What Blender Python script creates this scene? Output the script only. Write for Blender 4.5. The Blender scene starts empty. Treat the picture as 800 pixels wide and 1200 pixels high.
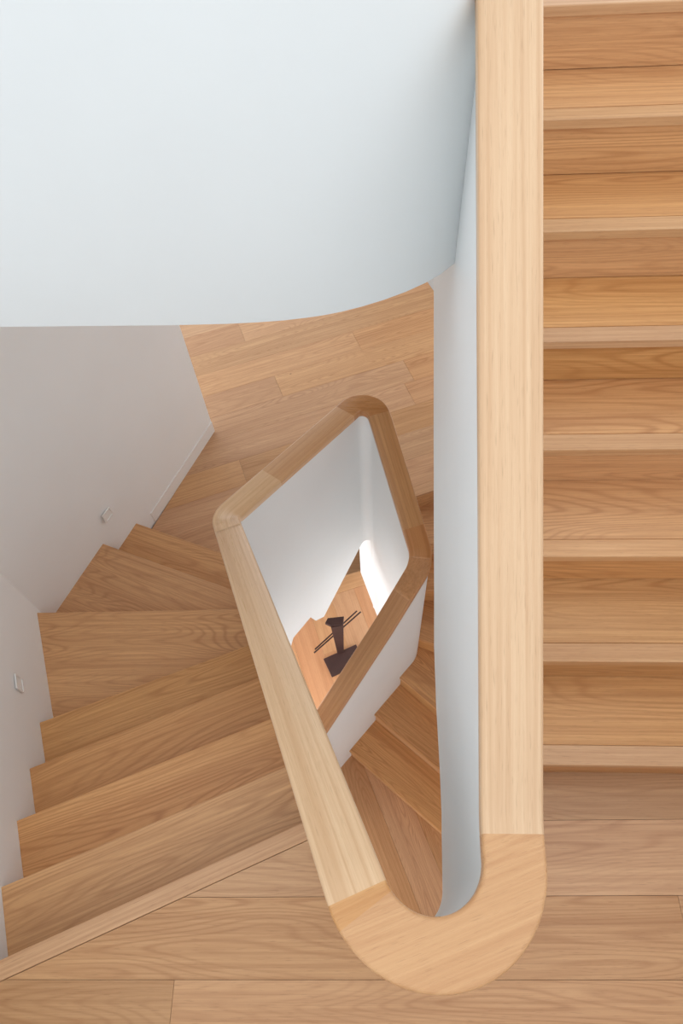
import bpy, bmesh, math, random
from mathutils import Vector, Matrix
random.seed(7)
C = bpy.context.scene.collection
S = bpy.context.scene

# ---------------------------------------------------------------- camera, sky, exposure
CAM_Z = 2.308
PITCH, SIDE, ROLL, FPX = .5505, .0505, .0055, 800.0
def cam_axes():
    c, s = math.cos, math.sin
    fw = Vector((0, s(PITCH), -c(PITCH))); up = Vector((0, c(PITCH), s(PITCH))); rt = Vector((1, 0, 0))
    f2 = fw*c(SIDE) - rt*s(SIDE); r2 = rt*c(SIDE) + fw*s(SIDE)
    return r2*c(ROLL) - up*s(ROLL), up*c(ROLL) + r2*s(ROLL), f2
r_, u_, f_ = cam_axes()
cd = bpy.data.cameras.new('camera'); cam = bpy.data.objects.new('camera', cd); C.objects.link(cam)
cd.sensor_fit = 'VERTICAL'; cd.sensor_height = 36; cd.lens = FPX/1200*36; cd.clip_start = .02
M = Matrix((r_, u_, -f_)).transposed().to_4x4(); M.translation = (0, 0, CAM_Z)
cam.matrix_world = M
S.camera = cam

w = bpy.data.worlds.new('overcast_sky'); S.world = w; w.use_nodes = True
bg = w.node_tree.nodes['Background']; bg.inputs[0].default_value = (.92, .965, 1.0, 1); bg.inputs[1].default_value = 1.0
def area_light(name, loc, rot, sx, sy, watts, col):
    l = bpy.data.lights.new(name, 'AREA'); l.shape = 'RECTANGLE'; l.size = sx; l.size_y = sy; l.energy = watts; l.color = col
    o = bpy.data.objects.new(name, l); C.objects.link(o); o.location = loc; o.rotation_euler = rot
# added lamps for daylight assumed in the hall and the lower storey, both round the corner on the left, plus added fill lamps
area_light('hall_assumed_light', (-2.75, 4.1, -.3), (0, math.radians(-90), 0), 1.6, 1.8, 5, (.93, .96, 1.0))  # added lamp for assumed daylight across the hall floor; no window built here
area_light('hall_side_fill', (1.28, 3.7, -.2), (0, math.radians(90), 0), 1.9, 2.0, 11, (.95, .975, 1.0))  # added fill lamp, brightens the bent left wall; no window built here
area_light('lower_assumed_light', (-2.75, 2.3, -2.25), (0, math.radians(-90), 0), 1.1, 2.6, 22, (.95, .975, 1.0))  # added lamp for assumed light on the lower well faces; no window modelled
a_ = math.atan2(1.0, 1.25)
area_light('lower_stair_fill', (-1.62, .72, -2.15), (0, math.radians(-90), a_), .9, 1.0, 18, (.95, .975, 1.0))  # added fill lamp below the left flight, lifts the inner well faces
area_light('lower_landing_fill', (.35, -1.16, -1.35), (math.radians(90), 0, 0), 1.6, 1.9, 9, (.95, .975, 1.0))  # added fill lamp at the back wall, lifts the lower balustrade's outer face
S.view_settings.view_transform = 'Standard'; S.view_settings.look = 'None'
S.view_settings.gamma = 1; S.view_settings.use_curve_mapping = False
S.view_settings.exposure = 0.61
S.cycles.max_bounces = 14; S.cycles.diffuse_bounces = 10; S.cycles.glossy_bounces = 4

# ---------------------------------------------------------------- materials
def node(nt, t, **k):
    n = nt.nodes.new(t)
    for a, b in k.items(): setattr(n, a, b)
    return n
def math_n(nt, op, a, b=None, clamp=False):
    n = node(nt, 'ShaderNodeMath', operation=op, use_clamp=clamp)
    for i, v in enumerate((a, b)):
        if v is None: continue
        if isinstance(v, (int, float)): n.inputs[i].default_value = v
        else: nt.links.new(v, n.inputs[i])
    return n.outputs[0]
def maprange(nt, v, a, b, c=0., d=1.):
    n = node(nt, 'ShaderNodeMapRange', clamp=True)
    nt.links.new(v, n.inputs[0])
    for i, x in enumerate((a, b, c, d)): n.inputs[i+1].default_value = x
    return n.outputs[0]
def scaled(nt, vec, s):
    n = node(nt, 'ShaderNodeVectorMath', operation='MULTIPLY'); nt.links.new(vec, n.inputs[0]); n.inputs[1].default_value = s
    return n.outputs[0]
def noise(nt, vec, scale, detail=2., rough=.5, dist=0., w=None):
    n = node(nt, 'ShaderNodeTexNoise', noise_dimensions='4D' if w is not None else '3D')
    nt.links.new(vec, n.inputs['Vector'])
    if w is not None: nt.links.new(w, n.inputs['W'])
    n.inputs['Scale'].default_value = scale; n.inputs['Detail'].default_value = detail
    n.inputs['Roughness'].default_value = rough; n.inputs['Distortion'].default_value = dist
    return n.outputs[0]
def mix(nt, f, a, b, mode='MIX'):
    n = node(nt, 'ShaderNodeMix', data_type='RGBA', blend_type=mode)
    if isinstance(f, (int, float)): n.inputs[0].default_value = f
    else: nt.links.new(f, n.inputs[0])
    for i, v in ((6, a), (7, b)):
        if isinstance(v, tuple): n.inputs[i].default_value = v
        else: nt.links.new(v, n.inputs[i])
    return n.outputs[2]
def lin(r, g, b):
    f = lambda x: (x/12.92 if x <= .04045 else ((x+.055)/1.055)**2.4)
    return (f(r/255), f(g/255), f(b/255), 1)

def wood(name, light, dark, coord='Object', rings=16., ring_amt=.68, along=.9, across=7., vary=.16, rough=.42, streak=.35, hue=.005, specks=True):
    m = bpy.data.materials.new(name); m.use_nodes = True; nt = m.node_tree
    b = nt.nodes['Principled BSDF']
    tc = node(nt, 'ShaderNodeTexCoord'); vec = tc.outputs[coord]
    oi = node(nt, 'ShaderNodeObjectInfo'); rnd = oi.outputs['Random']
    W = math_n(nt, 'MULTIPLY', rnd, 41.)
    # growth-ring contours: iso-lines of a smooth field stretched along the grain
    warp = noise(nt, scaled(nt, vec, (3, 26, 3)), 1., 2., .5, 0, W)
    field = noise(nt, scaled(nt, vec, (along, across, across)), 1., 1.2, .35, .25, W)
    ph = math_n(nt, 'ADD', math_n(nt, 'MULTIPLY', field, rings*6.283), math_n(nt, 'MULTIPLY', warp, 2.6))
    sn = math_n(nt, 'SINE', ph)
    ring = math_n(nt, 'POWER', maprange(nt, sn, -1, 1), 3.2)
    msk = maprange(nt, noise(nt, scaled(nt, vec, (1.3, 5, 5)), 1., 1., .5, 0, W), .35, .65, .25, 1.)
    ring = math_n(nt, 'MULTIPLY', math_n(nt, 'MULTIPLY', ring, msk), ring_amt)
    fib = noise(nt, scaled(nt, vec, (5, 230, 230)), 1., 3., .6, 0, W)
    fibm = maprange(nt, fib, .35, .7)
    bands = maprange(nt, noise(nt, scaled(nt, vec, (.5, 17, 17)), 1., 2., .55, 0, W), .3, .72)
    mid = maprange(nt, noise(nt, scaled(nt, vec, (1.1, 95, 95)), 1., 3., .6, 0, W), .42, .68)
    pores = maprange(nt, noise(nt, scaled(nt, vec, (28, 520, 520)), 1., 1., .5, 0, W), .6, .76)
    col = mix(nt, math_n(nt, 'MULTIPLY', bands, .75), light, mix(nt, .5, light, dark))
    col = mix(nt, ring, col, dark)
    col = mix(nt, math_n(nt, 'MULTIPLY', mid, streak*.85), col, dark)
    col = mix(nt, math_n(nt, 'MULTIPLY', fibm, streak*.6), col, dark)
    col = mix(nt, math_n(nt, 'MULTIPLY', pores, .30), col, (dark[0]*.55, dark[1]*.5, dark[2]*.45, 1))
    # board to board colour
    r2 = math_n(nt, 'FRACT', math_n(nt, 'MULTIPLY', rnd, 17.31))
    val = maprange(nt, r2, 0, 1, 1-vary, 1+vary*.7)
    hs = node(nt, 'ShaderNodeHueSaturation'); nt.links.new(col, hs.inputs['Color']); nt.links.new(val, hs.inputs['Value'])
    r3 = math_n(nt, 'FRACT', math_n(nt, 'MULTIPLY', rnd, 53.77))
    nt.links.new(maprange(nt, r3, 0, 1, .5-hue, .5+hue*.8), hs.inputs['Hue'])
    nt.links.new(maprange(nt, math_n(nt, 'FRACT', math_n(nt, 'MULTIPLY', rnd, 91.3)), 0, 1, .93, 1.04), hs.inputs['Saturation'])
    col = hs.outputs[0]
    if specks:
        vo = node(nt, 'ShaderNodeTexVoronoi', feature='F1'); nt.links.new(scaled(nt, vec, (4, 9, 9)), vo.inputs['Vector']); vo.inputs['Scale'].default_value = 1.
        sp = math_n(nt, 'MULTIPLY', math_n(nt, 'LESS_THAN', vo.outputs['Distance'], .035), .75)
        col = mix(nt, sp, col, lin(70, 45, 30))
    nt.links.new(col, b.inputs['Base Color'])
    b.inputs['Roughness'].default_value = rough
    nt.links.new(maprange(nt, fib, .3, .7, rough-.05, rough+.1), b.inputs['Roughness'])
    bp = node(nt, 'ShaderNodeBump'); bp.inputs['Strength'].default_value = .12; bp.inputs['Distance'].default_value = .002
    nt.links.new(math_n(nt, 'SUBTRACT', 1., math_n(nt, 'ADD', pores, math_n(nt, 'MULTIPLY', fibm, .4))), bp.inputs['Height'])
    nt.links.new(bp.outputs[0], b.inputs['Normal'])
    return m
def plaster(name, col, rough=.55):
    m = bpy.data.materials.new(name); m.use_nodes = True; nt = m.node_tree; b = nt.nodes['Principled BSDF']
    tc = node(nt, 'ShaderNodeTexCoord')
    n1 = noise(nt, tc.outputs['Object'], 2.2, 3., .5)
    c = mix(nt, maprange(nt, n1, .3, .7), col, tuple(x*.97 for x in col[:3])+(1,))
    nt.links.new(c, b.inputs['Base Color']); b.inputs['Roughness'].default_value = rough
    bp = node(nt, 'ShaderNodeBump'); bp.inputs['Strength'].default_value = .04; bp.inputs['Distance'].default_value = .002
    nt.links.new(noise(nt, tc.outputs['Object'], 160., 2., .5), bp.inputs['Height']); nt.links.new(bp.outputs[0], b.inputs['Normal'])
    return m
def metal_dark(name):
    m = bpy.data.materials.new(name); m.use_nodes = True; nt = m.node_tree; b = nt.nodes['Principled BSDF']
    tc = node(nt, 'ShaderNodeTexCoord')
    c = mix(nt, noise(nt, tc.outputs['Object'], 14., 4., .6), lin(52, 34, 32), lin(84, 56, 50))
    nt.links.new(c, b.inputs['Base Color']); b.inputs['Roughness'].default_value = .6; b.inputs['Metallic'].default_value = .25
    return m

OAK_L, OAK_D = lin(212, 167, 122), lin(162, 112, 72)
oak_floor = wood('oak_floor', OAK_L, OAK_D, rings=34., ring_amt=.52, streak=.5, vary=.11, hue=.0025)
oak_tread = wood('oak_tread', lin(225, 173, 118), lin(172, 116, 68), rings=30., ring_amt=.58, streak=.55, vary=.09, hue=.0025)
oak_strip = wood('oak_nosing', lin(222, 177, 132), lin(180, 128, 84), rings=7., ring_amt=.2, across=9., streak=.6, vary=.12, specks=False, hue=.0015)
oak_rail = wood('oak_rail', lin(224, 190, 150), lin(193, 148, 104), coord='UV', rings=4., ring_amt=.5, along=.3, across=34., streak=.55, vary=.04, hue=.001, rough=.29, specks=False)
oak_bend = wood('oak_rail_bend', lin(218, 169, 115), lin(184, 126, 74), hue=.001, rings=6., ring_amt=.4, along=.8, across=14., streak=.55, vary=.08, rough=.29, specks=False)
oak_rail_bc = wood('oak_rail_mid', lin(218, 176, 132), lin(184, 134, 90), coord='UV', rings=4., ring_amt=.5, along=.3, across=26., streak=.42, vary=.03, hue=.001, rough=.29, specks=False)
oak_shaded = wood('oak_rail_shaded', lin(212, 160, 106), lin(170, 114, 64), coord='UV', rings=5., ring_amt=.4, along=.35, across=18., streak=.6, vary=.07, rough=.29, specks=False)  # same oak as the upper rail, darkened for the shade lower down
oak_shaded_bend = wood('oak_rail_shaded_bend', lin(206, 152, 102), lin(166, 110, 64), rings=6., ring_amt=.4, along=.8, across=14., streak=.6, vary=.06, rough=.29, specks=False)  # bend pieces of that rail, shade put into the colour as well
oak_low = wood('oak_lower', lin(218, 168, 124), lin(180, 124, 80), rings=7., ring_amt=.3, vary=.05, specks=False)
white_wall = plaster('white_plaster', (.84, .85, .85, 1))
white_balu = plaster('white_balustrade', (.80, .82, .825, 1))
white_fascia_dimmed = plaster('white_fascia_dimmed', (.735, .765, .772, 1))  # balustrade white, greyed to offset the strong light on the fascia
white_metal = plaster('white_trim', (.82, .81, .79, 1), .4)
sub_dark = wood('subfloor', lin(95, 62, 40), lin(70, 45, 30), vary=0, specks=False)
bronze = metal_dark('dark_bronze')

# ---------------------------------------------------------------- helpers
def tag(o, label=None, cat=None, group=None, kind=None):
    for k, v in (('label', label), ('category', cat), ('group', group), ('kind', kind)):
        if v: o[k] = v
    return o
def thing(name, loc, label, cat, group=None):
    o = bpy.data.objects.new(name, None); C.objects.link(o); o.location = loc; o.empty_display_size = .1
    o.matrix_world = Matrix.Translation(loc)
    return tag(o, label, cat, group)
PINV = {}
def link(name, me, mat, world=Matrix(), parent=None, parent_world=None):
    o = bpy.data.objects.new(name, me); C.objects.link(o)
    if mat: me.materials.append(mat)
    o['_w'] = 1; del o['_w']
    WORLD[o.name] = world
    if parent:
        o.parent = parent
        o.matrix_basis = WORLD.get(parent.name, parent.matrix_world).inverted() @ world
    else:
        o.matrix_basis = world
    return o
WORLD = {}
def clip(poly, a, b, c):              # keep a*x+b*y <= c
    out = []
    for i in range(len(poly)):
        p, q = poly[i], poly[(i+1) % len(poly)]
        dp, dq = a*p[0]+b*p[1]-c, a*q[0]+b*q[1]-c
        if dp <= 0: out.append(p)
        if (dp < 0 < dq) or (dq < 0 < dp):
            t = dp/(dp-dq); out.append((p[0]+(q[0]-p[0])*t, p[1]+(q[1]-p[1])*t))
    return out
def clean(poly):
    out = []
    for p in poly:
        if not out or math.dist(p, out[-1]) > 1e-5: out.append(p)
    if len(out) > 1 and math.dist(out[0], out[-1]) < 1e-5: out.pop()
    return out
def area(poly): return .5*sum(poly[i][0]*poly[(i+1) % len(poly)][1]-poly[(i+1) % len(poly)][0]*poly[i][1] for i in range(len(poly)))
def prism(name, poly, z0, z1, mat, parent=None, ang=0., bevel=0., smooth=False):
    poly = clean(poly)
    if len(poly) < 3 or abs(area(poly)) < 1e-5: return None
    if area(poly) < 0: poly = poly[::-1]
    ox = sum(p[0] for p in poly)/len(poly); oy = sum(p[1] for p in poly)/len(poly)
    ca, sa = math.cos(ang), math.sin(ang)
    loc = [((p[0]-ox)*ca+(p[1]-oy)*sa, -(p[0]-ox)*sa+(p[1]-oy)*ca) for p in poly]
    n = len(loc); t = z1-z0
    v = [(x, y, 0) for x, y in loc]+[(x, y, t) for x, y in loc]
    f = [tuple(range(n))[::-1], tuple(range(n, 2*n))]+[(i, (i+1) % n, n+(i+1) % n, n+i) for i in range(n)]
    me = bpy.data.meshes.new(name); me.from_pydata(v, [], f); me.update()
    if smooth:
        for p in me.polygons: p.use_smooth = True
        me.set_sharp_from_angle(angle=math.radians(35))
    o = link(name, me, mat, Matrix.Translation((ox, oy, z0)) @ Matrix.Rotation(ang, 4, 'Z'), parent)
    if bevel:
        md = o.modifiers.new('edge', 'BEVEL'); md.width = bevel; md.segments = 2; md.limit_method = 'ANGLE'; md.angle_limit = math.radians(50)
    return o
def boards(parent, poly, ang, v0, width, z, mat, joints, length=1.9, gap=.0011, thick=.016, name='floor_board'):
    e = (math.cos(ang), math.sin(ang)); n = (-e[1], e[0])
    us = [p[0]*e[0]+p[1]*e[1] for p in poly]; vs = [p[0]*n[0]+p[1]*n[1] for p in poly]
    k0 = math.floor((min(vs)-v0)/width); k1 = math.ceil((max(vs)-v0)/width)
    for k in range(k0, k1):
        a = clip(clip(poly, -n[0], -n[1], -(v0+k*width+gap/2)), n[0], n[1], v0+(k+1)*width-gap/2)
        if len(a) < 3: continue
        js = joints.get(k)
        if js is None: js = [random.uniform(0, length)]
        cuts = []
        u = js[0]
        while u > min(us): u -= length
        while u < max(us): cuts.append(u); u += length
        for j in js[1:]: cuts.append(j)
        cuts = sorted(c for c in cuts if min(us) < c < max(us))
        ed = [min(us)-1]+cuts+[max(us)+1]
        for i in range(len(ed)-1):
            b = clip(clip(a, -e[0], -e[1], -(ed[i]+gap/2)), e[0], e[1], ed[i+1]-gap/2)
            if len(b) >= 3: prism(name, b, z-thick, z, mat, parent, ang)
def line(p, q):                       # directed line: a*x+b*y=c, positive on the left side
    dx, dy = q[0]-p[0], q[1]-p[1]; L = math.hypot(dx, dy)
    a, b = -dy/L, dx/L
    return a, b, a*p[0]+b*p[1]
def left_of(poly, l, off=0.): return clip(poly, -l[0], -l[1], -(l[2]+off))
def right_of(poly, l, off=0.): return clip(poly, l[0], l[1], l[2]+off)

h = .175
F_Z, L2_Z, U_Z, PLAT_Z = -8*h, -15*h, 8*h, -2.85

# ---------------------------------------------------------------- balustrade centre line
def isect(p, d, q, e):
    den = d[0]*e[1]-d[1]*e[0]; t = ((q[0]-p[0])*e[1]-(q[1]-p[1])*e[0])/den
    return (p[0]+d[0]*t, p[1]+d[1]*t)
B_, C_, D_ = (-.657, 1.515), (-.035, 2.404), (.240, 1.6076)
A0 = (-.037, .0563)
RX = lambda y: .2505-.0085*(y-.16)
apex = isect((RX(0), 0), (-.0085, 1), A0, (B_[0]-A0[0], B_[1]-A0[1]))
verts = [((RX(2.45), 2.45), 0), (apex, .1504), (B_, .085), (C_, .085), (D_, .12), ((-.62, .602), 0)]
path = []                             # (x, y, tx, ty)
marks = {}
def add_line(p, q):
    L = math.dist(p, q); n = max(1, int(L/.02)); t = ((q[0]-p[0])/L, (q[1]-p[1])/L)
    for i in range(n+1): path.append((p[0]+(q[0]-p[0])*i/n, p[1]+(q[1]-p[1])*i/n, *t))
cur = verts[0][0]
for i in range(1, len(verts)-1):
    v, r = verts[i]; nx = verts[i+1][0]
    d1 = Vector((v[0]-cur[0], v[1]-cur[1])).normalized(); d2 = Vector((nx[0]-v[0], nx[1]-v[1])).normalized()
    turn = d1.angle_signed(d2)        # clockwise positive
    tl = r*math.tan(abs(turn)/2)
    s = Vector(v)-d1*tl
    add_line(cur, tuple(s)); marks['s%d' % i] = len(path)-1
    sg = -1 if turn > 0 else 1        # left turn = +1
    nrm = Vector((-d1.y, d1.x))*sg; cen = s+nrm*r
    m = max(10, int(abs(turn)*r/.008))
    for k in range(1, m):
        a = sg*abs(turn)*k/m
        off = s-cen; ca, sa = math.cos(a), math.sin(a)
        p = cen+Vector((off.x*ca-off.y*sa, off.x*sa+off.y*ca)); t = Vector((d1.x*ca-d1.y*sa, d1.x*sa+d1.y*ca))
        path.append((p.x, p.y, t.x, t.y))
    cur = tuple(Vector(v)+d2*tl); marks['e%d' % i] = len(path)
add_line(cur, verts[-1][0])
arc = [0.]
for i in range(1, len(path)): arc.append(arc[-1]+math.dist(path[i][:2], path[i-1][:2]))
def near(p, lo=0, hi=None):
    return min(range(lo, hi or len(path)), key=lambda i: math.dist(path[i][:2], p))
def interp(keys, s):
    if s <= keys[0][0]: return keys[0][1]
    for (a, x), (b, y) in zip(keys, keys[1:]):
        if s <= b: return x+(y-x)*(s-a)/max(b-a, 1e-9)
    return keys[-1][1]
iU, iUe = near((RX(.16), .16), 0, marks['s1']+1), marks['e1']
iC, iD = near(C_), near(D_, marks['e3'])
zk = [(0., .9+.689*(2.45-.16)), (arc[iU], .9), (arc[iUe], .9), (arc[near(B_)], -.19), (arc[marks['s3']], -.365), (arc[marks['e3']], -.39),
      (arc[near(D_, marks['e3'])], -.77), (arc[near((.041, 1.375), iD)], -1.06), (arc[near((-.31, .97), iD)], -1.45), (arc[-1], -1.79)]
def zrail(s):
    n = 9; return sum(interp(zk, s+(k-4)*.012) for k in range(n))/n
RZ = [zrail(s) for s in arc]
# underside of the white wall
iB = near(B_)
def bc(t): 
    d = Vector((C_[0]-B_[0], C_[1]-B_[1])).normalized(); return arc[near((B_[0]+d.x*t, B_[1]+d.y*t), iB)]
bk = [(0, 1.02)]
for y, z in ((1.834, .709), (1.498, .43), (1.268, .239), (1.022, .056), (.876, -.065), (.676, -.122), (.476, -.127), (.346, -.157), (.275, -.20), (.16, -.27)):
    bk.append((arc[near((RX(y), y), 0, marks['s1']+1)], z))
bk += [(arc[iUe], -.55), (arc[iUe]+.12, -.6), (arc[iB]-.12, -1.55), (arc[iB], -1.95)]
bk += [(bc(.114), -1.96), (bc(.156), -1.885), (bc(.322), -1.898), (bc(.375), -2.037), (bc(.455), -2.125), (bc(.740), -1.91), (bc(.93), -1.764), (arc[iC], -1.75),
       (arc[near(C_)]+.04, -1.75), (arc[near(C_)]+.05, PLAT_Z), (arc[-1], PLAT_Z)]

def sweep(name, i0, i1, prof_fn, mat, parent, cap=True, smooth=40, grain=None):
    """loft closed cross sections prof_fn(i) -> list of (across, z); across > 0 to the left of travel"""
    vs, fs, uv = [], [], []
    sec = []
    for i in range(i0, i1+1):
        x, y, tx, ty = path[i]; nx, ny = -ty, tx
        pr = prof_fn(i); sec.append(len(pr))
        for a, z in pr: vs.append((x+nx*a, y+ny*a, z))
    n = sec[0]; m = i1-i0+1
    base = Vector((path[i0][0], path[i0][1], 0))
    pr0 = prof_fn(i0); per = [0.]
    for k in range(n): per.append(per[-1]+math.dist(pr0[k], pr0[(k+1) % n]))
    me = bpy.data.meshes.new(name)
    uvs = []
    for j in range(m-1):
        for k in range(n):
            k2 = (k+1) % n
            fs.append((j*n+k, j*n+k2, (j+1)*n+k2, (j+1)*n+k))
            uvs += [(arc[i0+j], per[k]), (arc[i0+j], per[k+1]), (arc[i0+j+1], per[k+1]), (arc[i0+j+1], per[k])]
    if cap:
        fs.append(tuple(range(n))[::-1]); uvs += [(arc[i0], pr0[k][0]) for k in range(n)][::-1]
        fs.append(tuple((m-1)*n+k for k in range(n))); uvs += [(arc[i1], pr0[k][0]) for k in range(n)]
    Rg = Matrix.Rotation(grain or 0., 4, 'Z'); Ri = Rg.inverted()
    me.from_pydata([tuple(Ri @ (Vector(v)-base)) for v in vs], [], fs)
    ul = me.uv_layers.new(name='UVMap')
    for li, c in enumerate(uvs): ul.data[li].uv = c
    bm = bmesh.new(); bm.from_mesh(me); bmesh.ops.recalc_face_normals(bm, faces=bm.faces); bm.to_mesh(me); bm.free()
    for p in me.polygons: p.use_smooth = True
    me.set_sharp_from_angle(angle=math.radians(smooth))
    me.update()
    return link(name, me, mat, Matrix.Translation(base) @ Rg, parent)
# travel order: down the upper flight, so the well lies to the right (negative across) of ... see INNER
INNER = -1 if True else 1
RW, RT = .0575, .044
def rail_prof(i):
    z = RZ[i]; r = .009; out = []
    for cx, cz, a0 in ((RW-r, z-r, 0), (-RW+r, z-r, 90), (-RW+r, z-RT+.005, 180), (RW-r, z-RT+.005, 270)):
        rr = r if a0 < 180 else .005
        cxx = math.copysign(RW-rr, cx)
        for k in range(4):
            a = math.radians(a0+30*k); out.append((cxx+rr*math.cos(a), (z-rr if a0 < 180 else z-RT+rr)+rr*math.sin(a)))
    return out
W_IN, W_OUT = .0375, .049
def wall_prof(i):
    zt = RZ[i]-RT+.004; zb = interp(bk, arc[i])
    a, b = (W_IN, W_OUT) if INNER > 0 else (W_OUT, W_IN)
    rows = 1
    return [(a, zt), (-b, zt), (-b, zb), (a, zb)]

balu = thing('stair_balustrade', (.1, .0, 0.), 'continuous white balustrade with wide oak handrail winding round the stair well', 'balustrade')
sweep('plaster_wall', 0, len(path)-1, wall_prof, white_balu, balu, smooth=30)
def at(s): return min(range(len(arc)), key=lambda i: abs(arc[i]-s))
jB0, jB1 = at(arc[marks['s2']]-.07), at(arc[marks['e2']]+.03)
jBC = at(arc[marks['e2']]+.26)
jD0, jD1 = at(arc[marks['s4']]-.09), at(arc[marks['e4']]+.10)
jC0 = at(arc[marks['s3']]-.035)
jU = at(arc[iUe]-.03)
secs = [(0, iU, oak_rail, None), (iU, jU, oak_bend, .36), (jU, iUe, oak_bend, .40), (iUe, jB0, oak_rail, None), (jB0, jBC, oak_rail, None), (jBC, jC0, oak_rail_bc, None),
        (jC0, marks['e3'], oak_shaded_bend, .05), (marks['e3'], jD0, oak_shaded, None), (jD0, iD, oak_shaded, None), (iD, jD1, oak_shaded_bend, .9), (jD1, len(path)-1, oak_shaded, None)]
for a, b, m, gr in secs: sweep('handrail', a, b, rail_prof, m, balu, smooth=60, grain=gr)

# ---------------------------------------------------------------- walls
def wall(name, poly, z0, z1, mat=None, smooth=False, kind='structure'):
    o = prism(name, poly, z0, z1, mat or white_wall, smooth=smooth); o['kind'] = kind; return o
WL0, WL1, WL2 = (-.83, -.878), (-1.752, 1.385), (-1.122, 2.944)     # inner face of the bent left wall
wall('wall_left', [WL0, WL1, WL2, (-1.262, 3.0), (-1.905, 1.385), (-.97, -.92)], -1.6, 1.2)
wall('wall_right', [(1.3, -1.3), (1.42, -1.3), (1.42, 5.3), (1.3, 5.3)], -3.1, 1.45)
wall('wall_back', [(-.9, -1.3), (1.3, -1.3), (1.3, -1.18), (-.9, -1.18)], -3.1, 1.5)
win = wall('assumed_window_1', [(-.9, -1.3), (1.3, -1.3), (1.3, -1.2), (-.9, -1.2)], 2.62, 2.7, white_metal)  # assumed window and frame, unseen, added to let sky light in
for x in (-.88, -.16, .56, 1.24):
    prism('assumed_window_frame', [(x, -1.28), (x+.05, -1.28), (x+.05, -1.21), (x, -1.21)], 1.5, 2.62, white_metal, win)
wall('wall_far', [(-.2, 5.18), (1.3, 5.18), (1.3, 5.3), (-.2, 5.3)], -1.6, 1.15)
# upper landing: curved balustrade face over a slab
fas = [(-1.70, 1.262), (-.925, 1.253), (-.496, 1.247), (-.36, 1.248), (-.287, 1.251), (-.22, 1.256), (-.163, 1.264), (-.12, 1.272), (-.081, 1.282), (-.03, 1.299), (.023, 1.321), (.075, 1.347), (.125, 1.378), (.165, 1.410), (.205, 1.452)]
back = [(x*.985, y+.1) for x, y in fas[::-1]]
back[0] = (.205, 1.60)
wall('wall_upper', fas+back, 1.15, 2.45, white_fascia_dimmed, smooth=True)
slab = wall('ceiling_slab', [(-1.68, 1.36), (.10, 1.46), (.2, 1.60), (.2, 5.15), (-2.6, 5.15), (-2.6, 3.2)], 1.15, U_Z-.016)
# bulkhead under the slab where the flight lands
wall('trim_1', [(.232, 1.80), (.232, 2.4), (.02, 2.6), (-.08, 2.6), (.14, 2.02)], .70, 1.15, white_balu)
# lower wall under the balustrade and the brown hall floor
wall('wall_lower', [(-.1322, 2.571), (.0105, 2.1575), (.08, 2.18), (-.05, 2.60)], PLAT_Z, -1.602, white_balu)

# ---------------------------------------------------------------- middle landing floor
L_A, L_B = (-1.09, -.094), (-.24, .281)       # front edge of the landing
Lnos = line(L_B, L_A)                          # left side of L_B->L_A is the landing side
Ledge = [(-.86, -1.18), (1.3, -1.18), (1.3, .46), (.262, .46), (.262, .114), (.20, .02), (.10, -.015), (.0, .03), (-.037, .056), (-.16, .345), (-1.16, -.09)]
landing = wall('floor_landing', [(p[0]*1., p[1]) for p in right_of(Ledge, line(L_A, L_B), -.006)], -.13, -.018, sub_dark)
Lpoly = right_of(Ledge, line(L_A, L_B), -.054)
la, lv = .0236, -.1154
ln = (-math.sin(la), math.cos(la))
jl = {0: [.868], -1: [-.578], 1: [-1.0], 2: [1.8], -2: [.2]}
boards(landing, clip(Lpoly, ln[0], ln[1], lv), la, lv, .2025, 0., oak_floor, jl, 2.2)
upL = clip(Lpoly, -ln[0], -ln[1], -lv)
for half in (clip(upL, 1, 0, .0995), clip(upL, -1, 0, -.1005)): boards(landing, half, la, lv, .2025, 0., oak_floor, jl, 2.2)
strip = left_of(right_of([(-1.2, -.25), (-.1, .25), (-.1, .42), (-1.25, -.05)], line(L_A, L_B), 0.), line((L_A[0], L_A[1]), L_B), -.0525)
strip = right_of(strip, line(WL0, WL1), -.002)
strip = left_of(strip, line(A0, B_), -.0)
prism('nosing', strip, -.03, 0., oak_strip, landing, math.atan2(.375, .85), .003)

# ---------------------------------------------------------------- descending winder flight (left)
stl = thing('winder_stairs', (-.9, .8, F_Z), 'oak winder stairs turning down between the bent white wall and balustrade', 'staircase')
Lreg = [WL0, (WL1[0]-.003, WL1[1]), (-1.36, 2.36), (-.45, 1.83), B_, A0]
nos = [(L_A, L_B), ((-1.23, .095), (-.333, .478)), ((-1.318, .315), (-.419, .691)), ((-1.407, .529), (-.514, .908)), ((-1.498, .757), (-.608, 1.118)),
       ((-1.742, 1.357), (-.71, 1.378)), ((-1.548, 1.852), (-.803, 1.574)), ((-1.451, 2.091), (-.927, 1.894))]
for k in range(0, 8):
    l = line(*nos[k]); z = -k*h; ang = math.atan2(nos[k][1][1]-nos[k][0][1], nos[k][1][0]-nos[k][0][0])
    if k:
        up = line(*nos[k-1])
        prism('tread', right_of(left_of(Lreg, up, -.034), l), z-.03, z, oak_tread, stl, ang, .003)
    rp = right_of(left_of(Lreg, l, -.030), l, -.012)
    prism('riser', rp, z-h+.0005, z-.0302, oak_tread, stl, ang)

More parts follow.
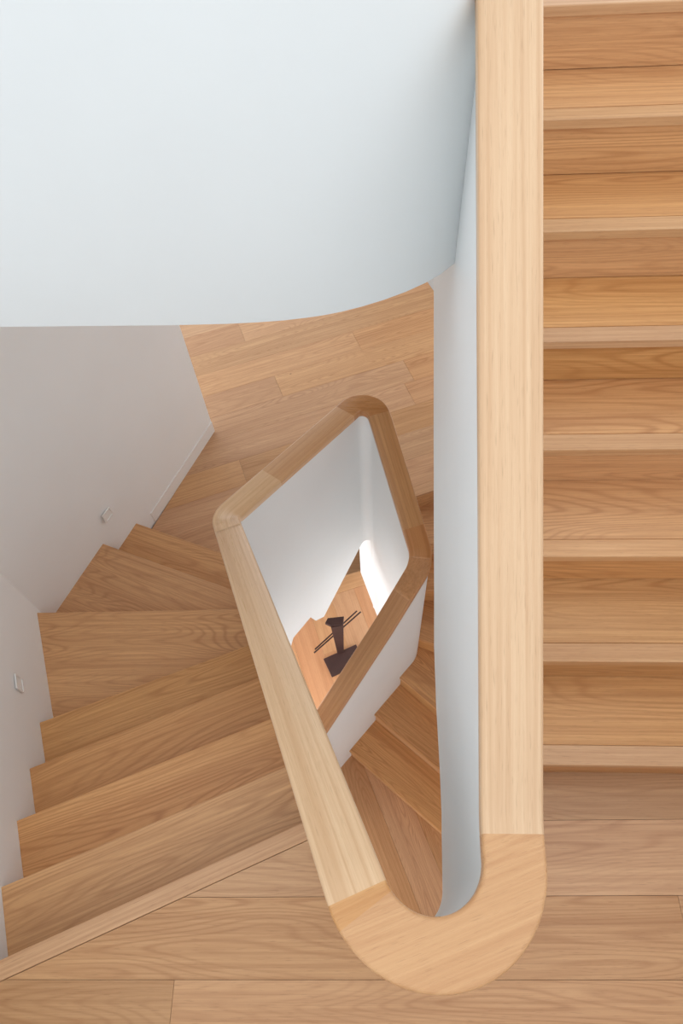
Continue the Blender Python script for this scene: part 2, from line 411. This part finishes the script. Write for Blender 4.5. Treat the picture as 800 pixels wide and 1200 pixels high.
# ---------------------------------------------------------------- ascending straight flight (right)
str_ = thing('straight_stairs', (.75, .443, 0), 'straight oak flight climbing beside the handrail with paler nosing strips', 'staircase')
g, d0 = .254, .443
for i in range(8):
    y = d0+i*g; z = (i+1)*h; x0, x1 = RX(y)-.0, 1.299
    prism('riser', [(x0, y), (x1, y), (x1, y+.018), (x0, y+.018)], z-h+.0025, z-.0302, oak_tread, str_, 0)
    yb = y+g+.017 if i < 7 else y+.13
    t = prism('tread', [(x0, y+.0455), (x1, y+.0455), (x1, yb), (x0, yb)], z-.03, z, oak_tread, str_, 0)
    prism('nosing', [(x0, y-.013), (x1, y-.013), (x1, y+.0453), (x0, y+.0453)], z-.03, z, oak_strip, t, 0, .003)
upper = wall('floor_upper', [(.2, 2.36), (1.3, 2.36), (1.3, 5.15), (.2, 5.15)], 1.15, U_Z-.018, sub_dark)
boards(upper, [(.2, 2.35), (1.3, 2.35), (1.3, 5.15), (.2, 5.15)], 0., 2.35, .204, U_Z, oak_floor, {})
boards(slab, [(-1.6, 1.36), (.10, 1.46), (.195, 1.60), (.195, 5.15), (-2.6, 5.15), (-2.6, 3.2)], 0., 1.36, .204, U_Z, oak_floor, {})

# ---------------------------------------------------------------- lower hall floor
fa = math.radians(21.1)
Fpoly = [(-1.46, 2.075), (-1.122, 2.944), (-1.262, 3.0), (-2.6, 2.9), (-2.6, 5.15), (1.299, 5.15), (1.299, 2.772), (.27, 2.397), (.03, 2.31), (-.035, 2.33), (-.45, 1.81), (-.60, 1.77)]
hall = wall('floor_hall', [(x, y+.032) if (x, y) in ((1.299, 2.772), (.27, 2.397), (.03, 2.31)) else (x, y) for x, y in Fpoly], -1.6, F_Z-.018, sub_dark)
Fb = right_of(Fpoly, line((.27, 2.397), (.373, 2.434)), 0) if False else Fpoly
boards(hall, left_of(Fb, line((.03, 2.357), (1.299, 2.82)), 0.) if False else Fb, fa, 3.268, .2115, F_Z, oak_floor,
       {0: [.553], 1: [1.235], 3: [.45], -1: [1.48], -3: [.11], -2: [-.9], 2: [-.3]}, 2.3)

# ---------------------------------------------------------------- lower flight
stlow = thing('lower_stairs', (.6, 1.3, L2_Z), 'oak stairs dropping in shade beneath the straight flight to a lower landing', 'staircase')
Rreg = [(-.02, 2.34), (.06, 2.30), (.24, 1.6), (-.45, .80), (.35, .2), (1.299, .2), (1.299, 2.9)]
S_n = [((.03, 2.31), (.373, 2.434)), ((.1, 2.12), (.365, 2.141)), ((.15, 1.90), (.364, 1.884)), ((.20, 1.66), (.325, 1.608)), ((.149, 1.426), (.37, 1.228)), ((-.021, 1.232), (.383, .898)), ((-.189, 1.032), (.401, .544))]
for k in range(7):
    # travelling down: next step lies to the right of the directed line (inner -> outer)
    l = line(*S_n[k]); z = F_Z-k*h; ang = math.atan2(S_n[k][1][1]-S_n[k][0][1], S_n[k][1][0]-S_n[k][0][0])
    if k:
        prism('tread', left_of(right_of(Rreg, line(*S_n[k-1]), .034), l), z-.03, z, oak_tread, stlow, ang, .003)
    prism('riser', left_of(right_of(Rreg, l, .030), l, .012), z-h+.0005, z-.0302 if k else z-.0185, oak_tread, stlow, ang)
L2poly = right_of([(-.45, .80), (.24, 1.6), (1.299, 1.2), (1.299, -1.18), (-.85, -1.18), (-1.05, .1)], line(*S_n[6]), .03)
low = wall('floor_lower_landing', L2poly, L2_Z-.12, L2_Z-.018, sub_dark)
boards(low, L2poly, math.radians(-67.5), .2855, .2055, L2_Z, oak_floor, {0: [-1.2], 1: [-1.2], -1: [-1.7]}, 2.4)

# ---------------------------------------------------------------- bottom of the well
pe = math.atan(.35)
def pt(u, v): return (-.2+u*math.cos(pe)-v*math.sin(pe), 2.565+u*math.sin(pe)+v*math.cos(pe))
Ppoly = [pt(-1.0, -.0), pt(.09, 0), (.19, 1.65), (.1, 1.5), (-.42, .86), (-1.0, .9)]
plat = wall('floor_platform', Ppoly, PLAT_Z-.17, PLAT_Z-.018, sub_dark)
boards(plat, right_of(Ppoly, line(pt(-1, -.14), pt(1, -.14)), -.001), pe+math.pi/2, -.02, .20, PLAT_Z, oak_low, {}, 6.)
prism('nosing', left_of(Ppoly, line(pt(-1, -.14), pt(1, -.14)), .001), PLAT_Z-.03, PLAT_Z, oak_low, plat, pe, .003)
ground = wall('floor_ground', [(-3, -1.2), (1.4, -1.2), (1.4, 6.2), (-3, 6.2)], -3.14, -3.04, oak_floor)

# ---------------------------------------------------------------- sculpture on the platform
sc = thing('sculpture', (-.29, 1.85, PLAT_Z), 'dark metal abstract sculpture with two thin rods on the pale wooden platform', 'sculpture')
prism('base_plate', [(-.417, 1.808), (-.164, 1.928), (-.09, 1.79), (-.346, 1.665)], PLAT_Z, PLAT_Z+.02, bronze, sc, 0, .003)
def plate(name, a, b, wa, wb, dirv, th, parent):
    """tapered upright plate from a to b, half widths wa/wb along dirv"""
    d = Vector(dirv).normalized(); n = d.cross((Vector(b)-Vector(a)).normalized())
    vs = []
    for c, hw in ((Vector(a), wa), (Vector(b), wb)):
        for s, t in ((-1, -1), (1, -1), (1, 1), (-1, 1)): vs.append(c+d*hw*s+n*th*t-Vector(a))
    fs = [(0, 1, 2, 3)[::-1], (4, 5, 6, 7)]+[(i, (i+1) % 4, 4+(i+1) % 4, 4+i) for i in range(4)]
    me = bpy.data.meshes.new(name); me.from_pydata([tuple(v) for v in vs], [], fs); me.update()
    o = link(name, me, bronze, Matrix.Translation(a), parent)
    md = o.modifiers.new('edge', 'BEVEL'); md.width = .003; md.segments = 2
    return o
plate('stem', (-.285, 1.865, PLAT_Z+.018), (-.288, 1.895, PLAT_Z+.49), .026, .046, (.97, .24, 0), .011, sc)
hd = prism('head', [(-.376, 1.909), (-.358, 1.949), (-.239, 1.963), (-.244, 1.896), (-.335, 1.890)], PLAT_Z+.47, PLAT_Z+.50, bronze, sc, 0, .003)
def rod(a, b, r, parent):
    a, b = Vector(a), Vector(b); d = (b-a).normalized(); u = d.orthogonal().normalized(); v = d.cross(u)
    vs = []; N = 10
    for c in (a, b):
        for k in range(N): vs.append(c+u*r*math.cos(2*math.pi*k/N)+v*r*math.sin(2*math.pi*k/N)-a)
    fs = [tuple(range(N))[::-1], tuple(range(N, 2*N))]+[(k, (k+1) % N, N+(k+1) % N, N+k) for k in range(N)]
    me = bpy.data.meshes.new('rod'); me.from_pydata([tuple(x) for x in vs], [], fs); me.update()
    link('rod', me, bronze, Matrix.Translation(a), parent)
zr_ = PLAT_Z+.32
rod((-.150, 2.082, zr_), (-.458, 1.774, zr_), .006, sc)
rod((-.121, 2.075, zr_), (-.463, 1.748, zr_), .006, sc)

# ---------------------------------------------------------------- wall details
def step_light(pos, nrm, label):
    n = Vector((nrm[0], nrm[1], 0)).normalized(); t = Vector((-n.y, n.x, 0)); z = Vector((0, 0, 1))
    R = Matrix((t, z, n)).transposed().to_4x4()      # local x along wall, y up, z out of wall
    th = bpy.data.objects.new('step_light', None); C.objects.link(th); th.empty_display_size = .05
    Mw = Matrix.Translation(pos) @ R; th.matrix_world = Mw; WORLD[th.name] = Mw
    tag(th, label, 'light', 'step lights along the bent wall')
    def bar(name, x0, x1, y0, y1, z0, z1):
        vs = [(x, y, zz) for zz in (z0, z1) for x, y in ((x0, y0), (x1, y0), (x1, y1), (x0, y1))]
        fs = [(3, 2, 1, 0), (4, 5, 6, 7)]+[(i, (i+1) % 4, 4+(i+1) % 4, 4+i) for i in range(4)]
        me = bpy.data.meshes.new(name); me.from_pydata(vs, [], fs); me.update()
        link(name, me, white_metal, Mw, th)
    s = .034; b = .004; dp = .007
    bar('cover_plate', -s, s, -s, s, .0005, .003)
    bar('frame', -s, s, s-b, s, .003, dp); bar('frame', -s, s, -s, -s+b, .003, dp)
    bar('frame', -s, -s+b, -s+b, s-b, .003, dp); bar('frame', s-b, s, -s+b, s-b, .003, dp)
nB = (1.559, -.630); nA = (2.263, .922)
step_light((-1.509, 1.963, -.905), nB, 'small square white step light on the wall above the lowest winder treads')
step_light((-1.540, .875, -.514), nA, 'small square white step light on the wall beside the straight treads')
# skirting along the hall end of the bent wall
bb = [(-1.423+.0, 2.162), (-1.122, 2.944)]
dn = Vector((.62, 1.56)).normalized(); nn = Vector((dn.y, -dn.x))
p0 = Vector((-1.418, 2.212)); p1 = Vector((-1.122, 2.944))
wall('baseboard_left', [tuple(p0), tuple(p1), tuple(p1+nn*.006), tuple(p0+nn*.006)], F_Z, F_Z+.10, white_metal)
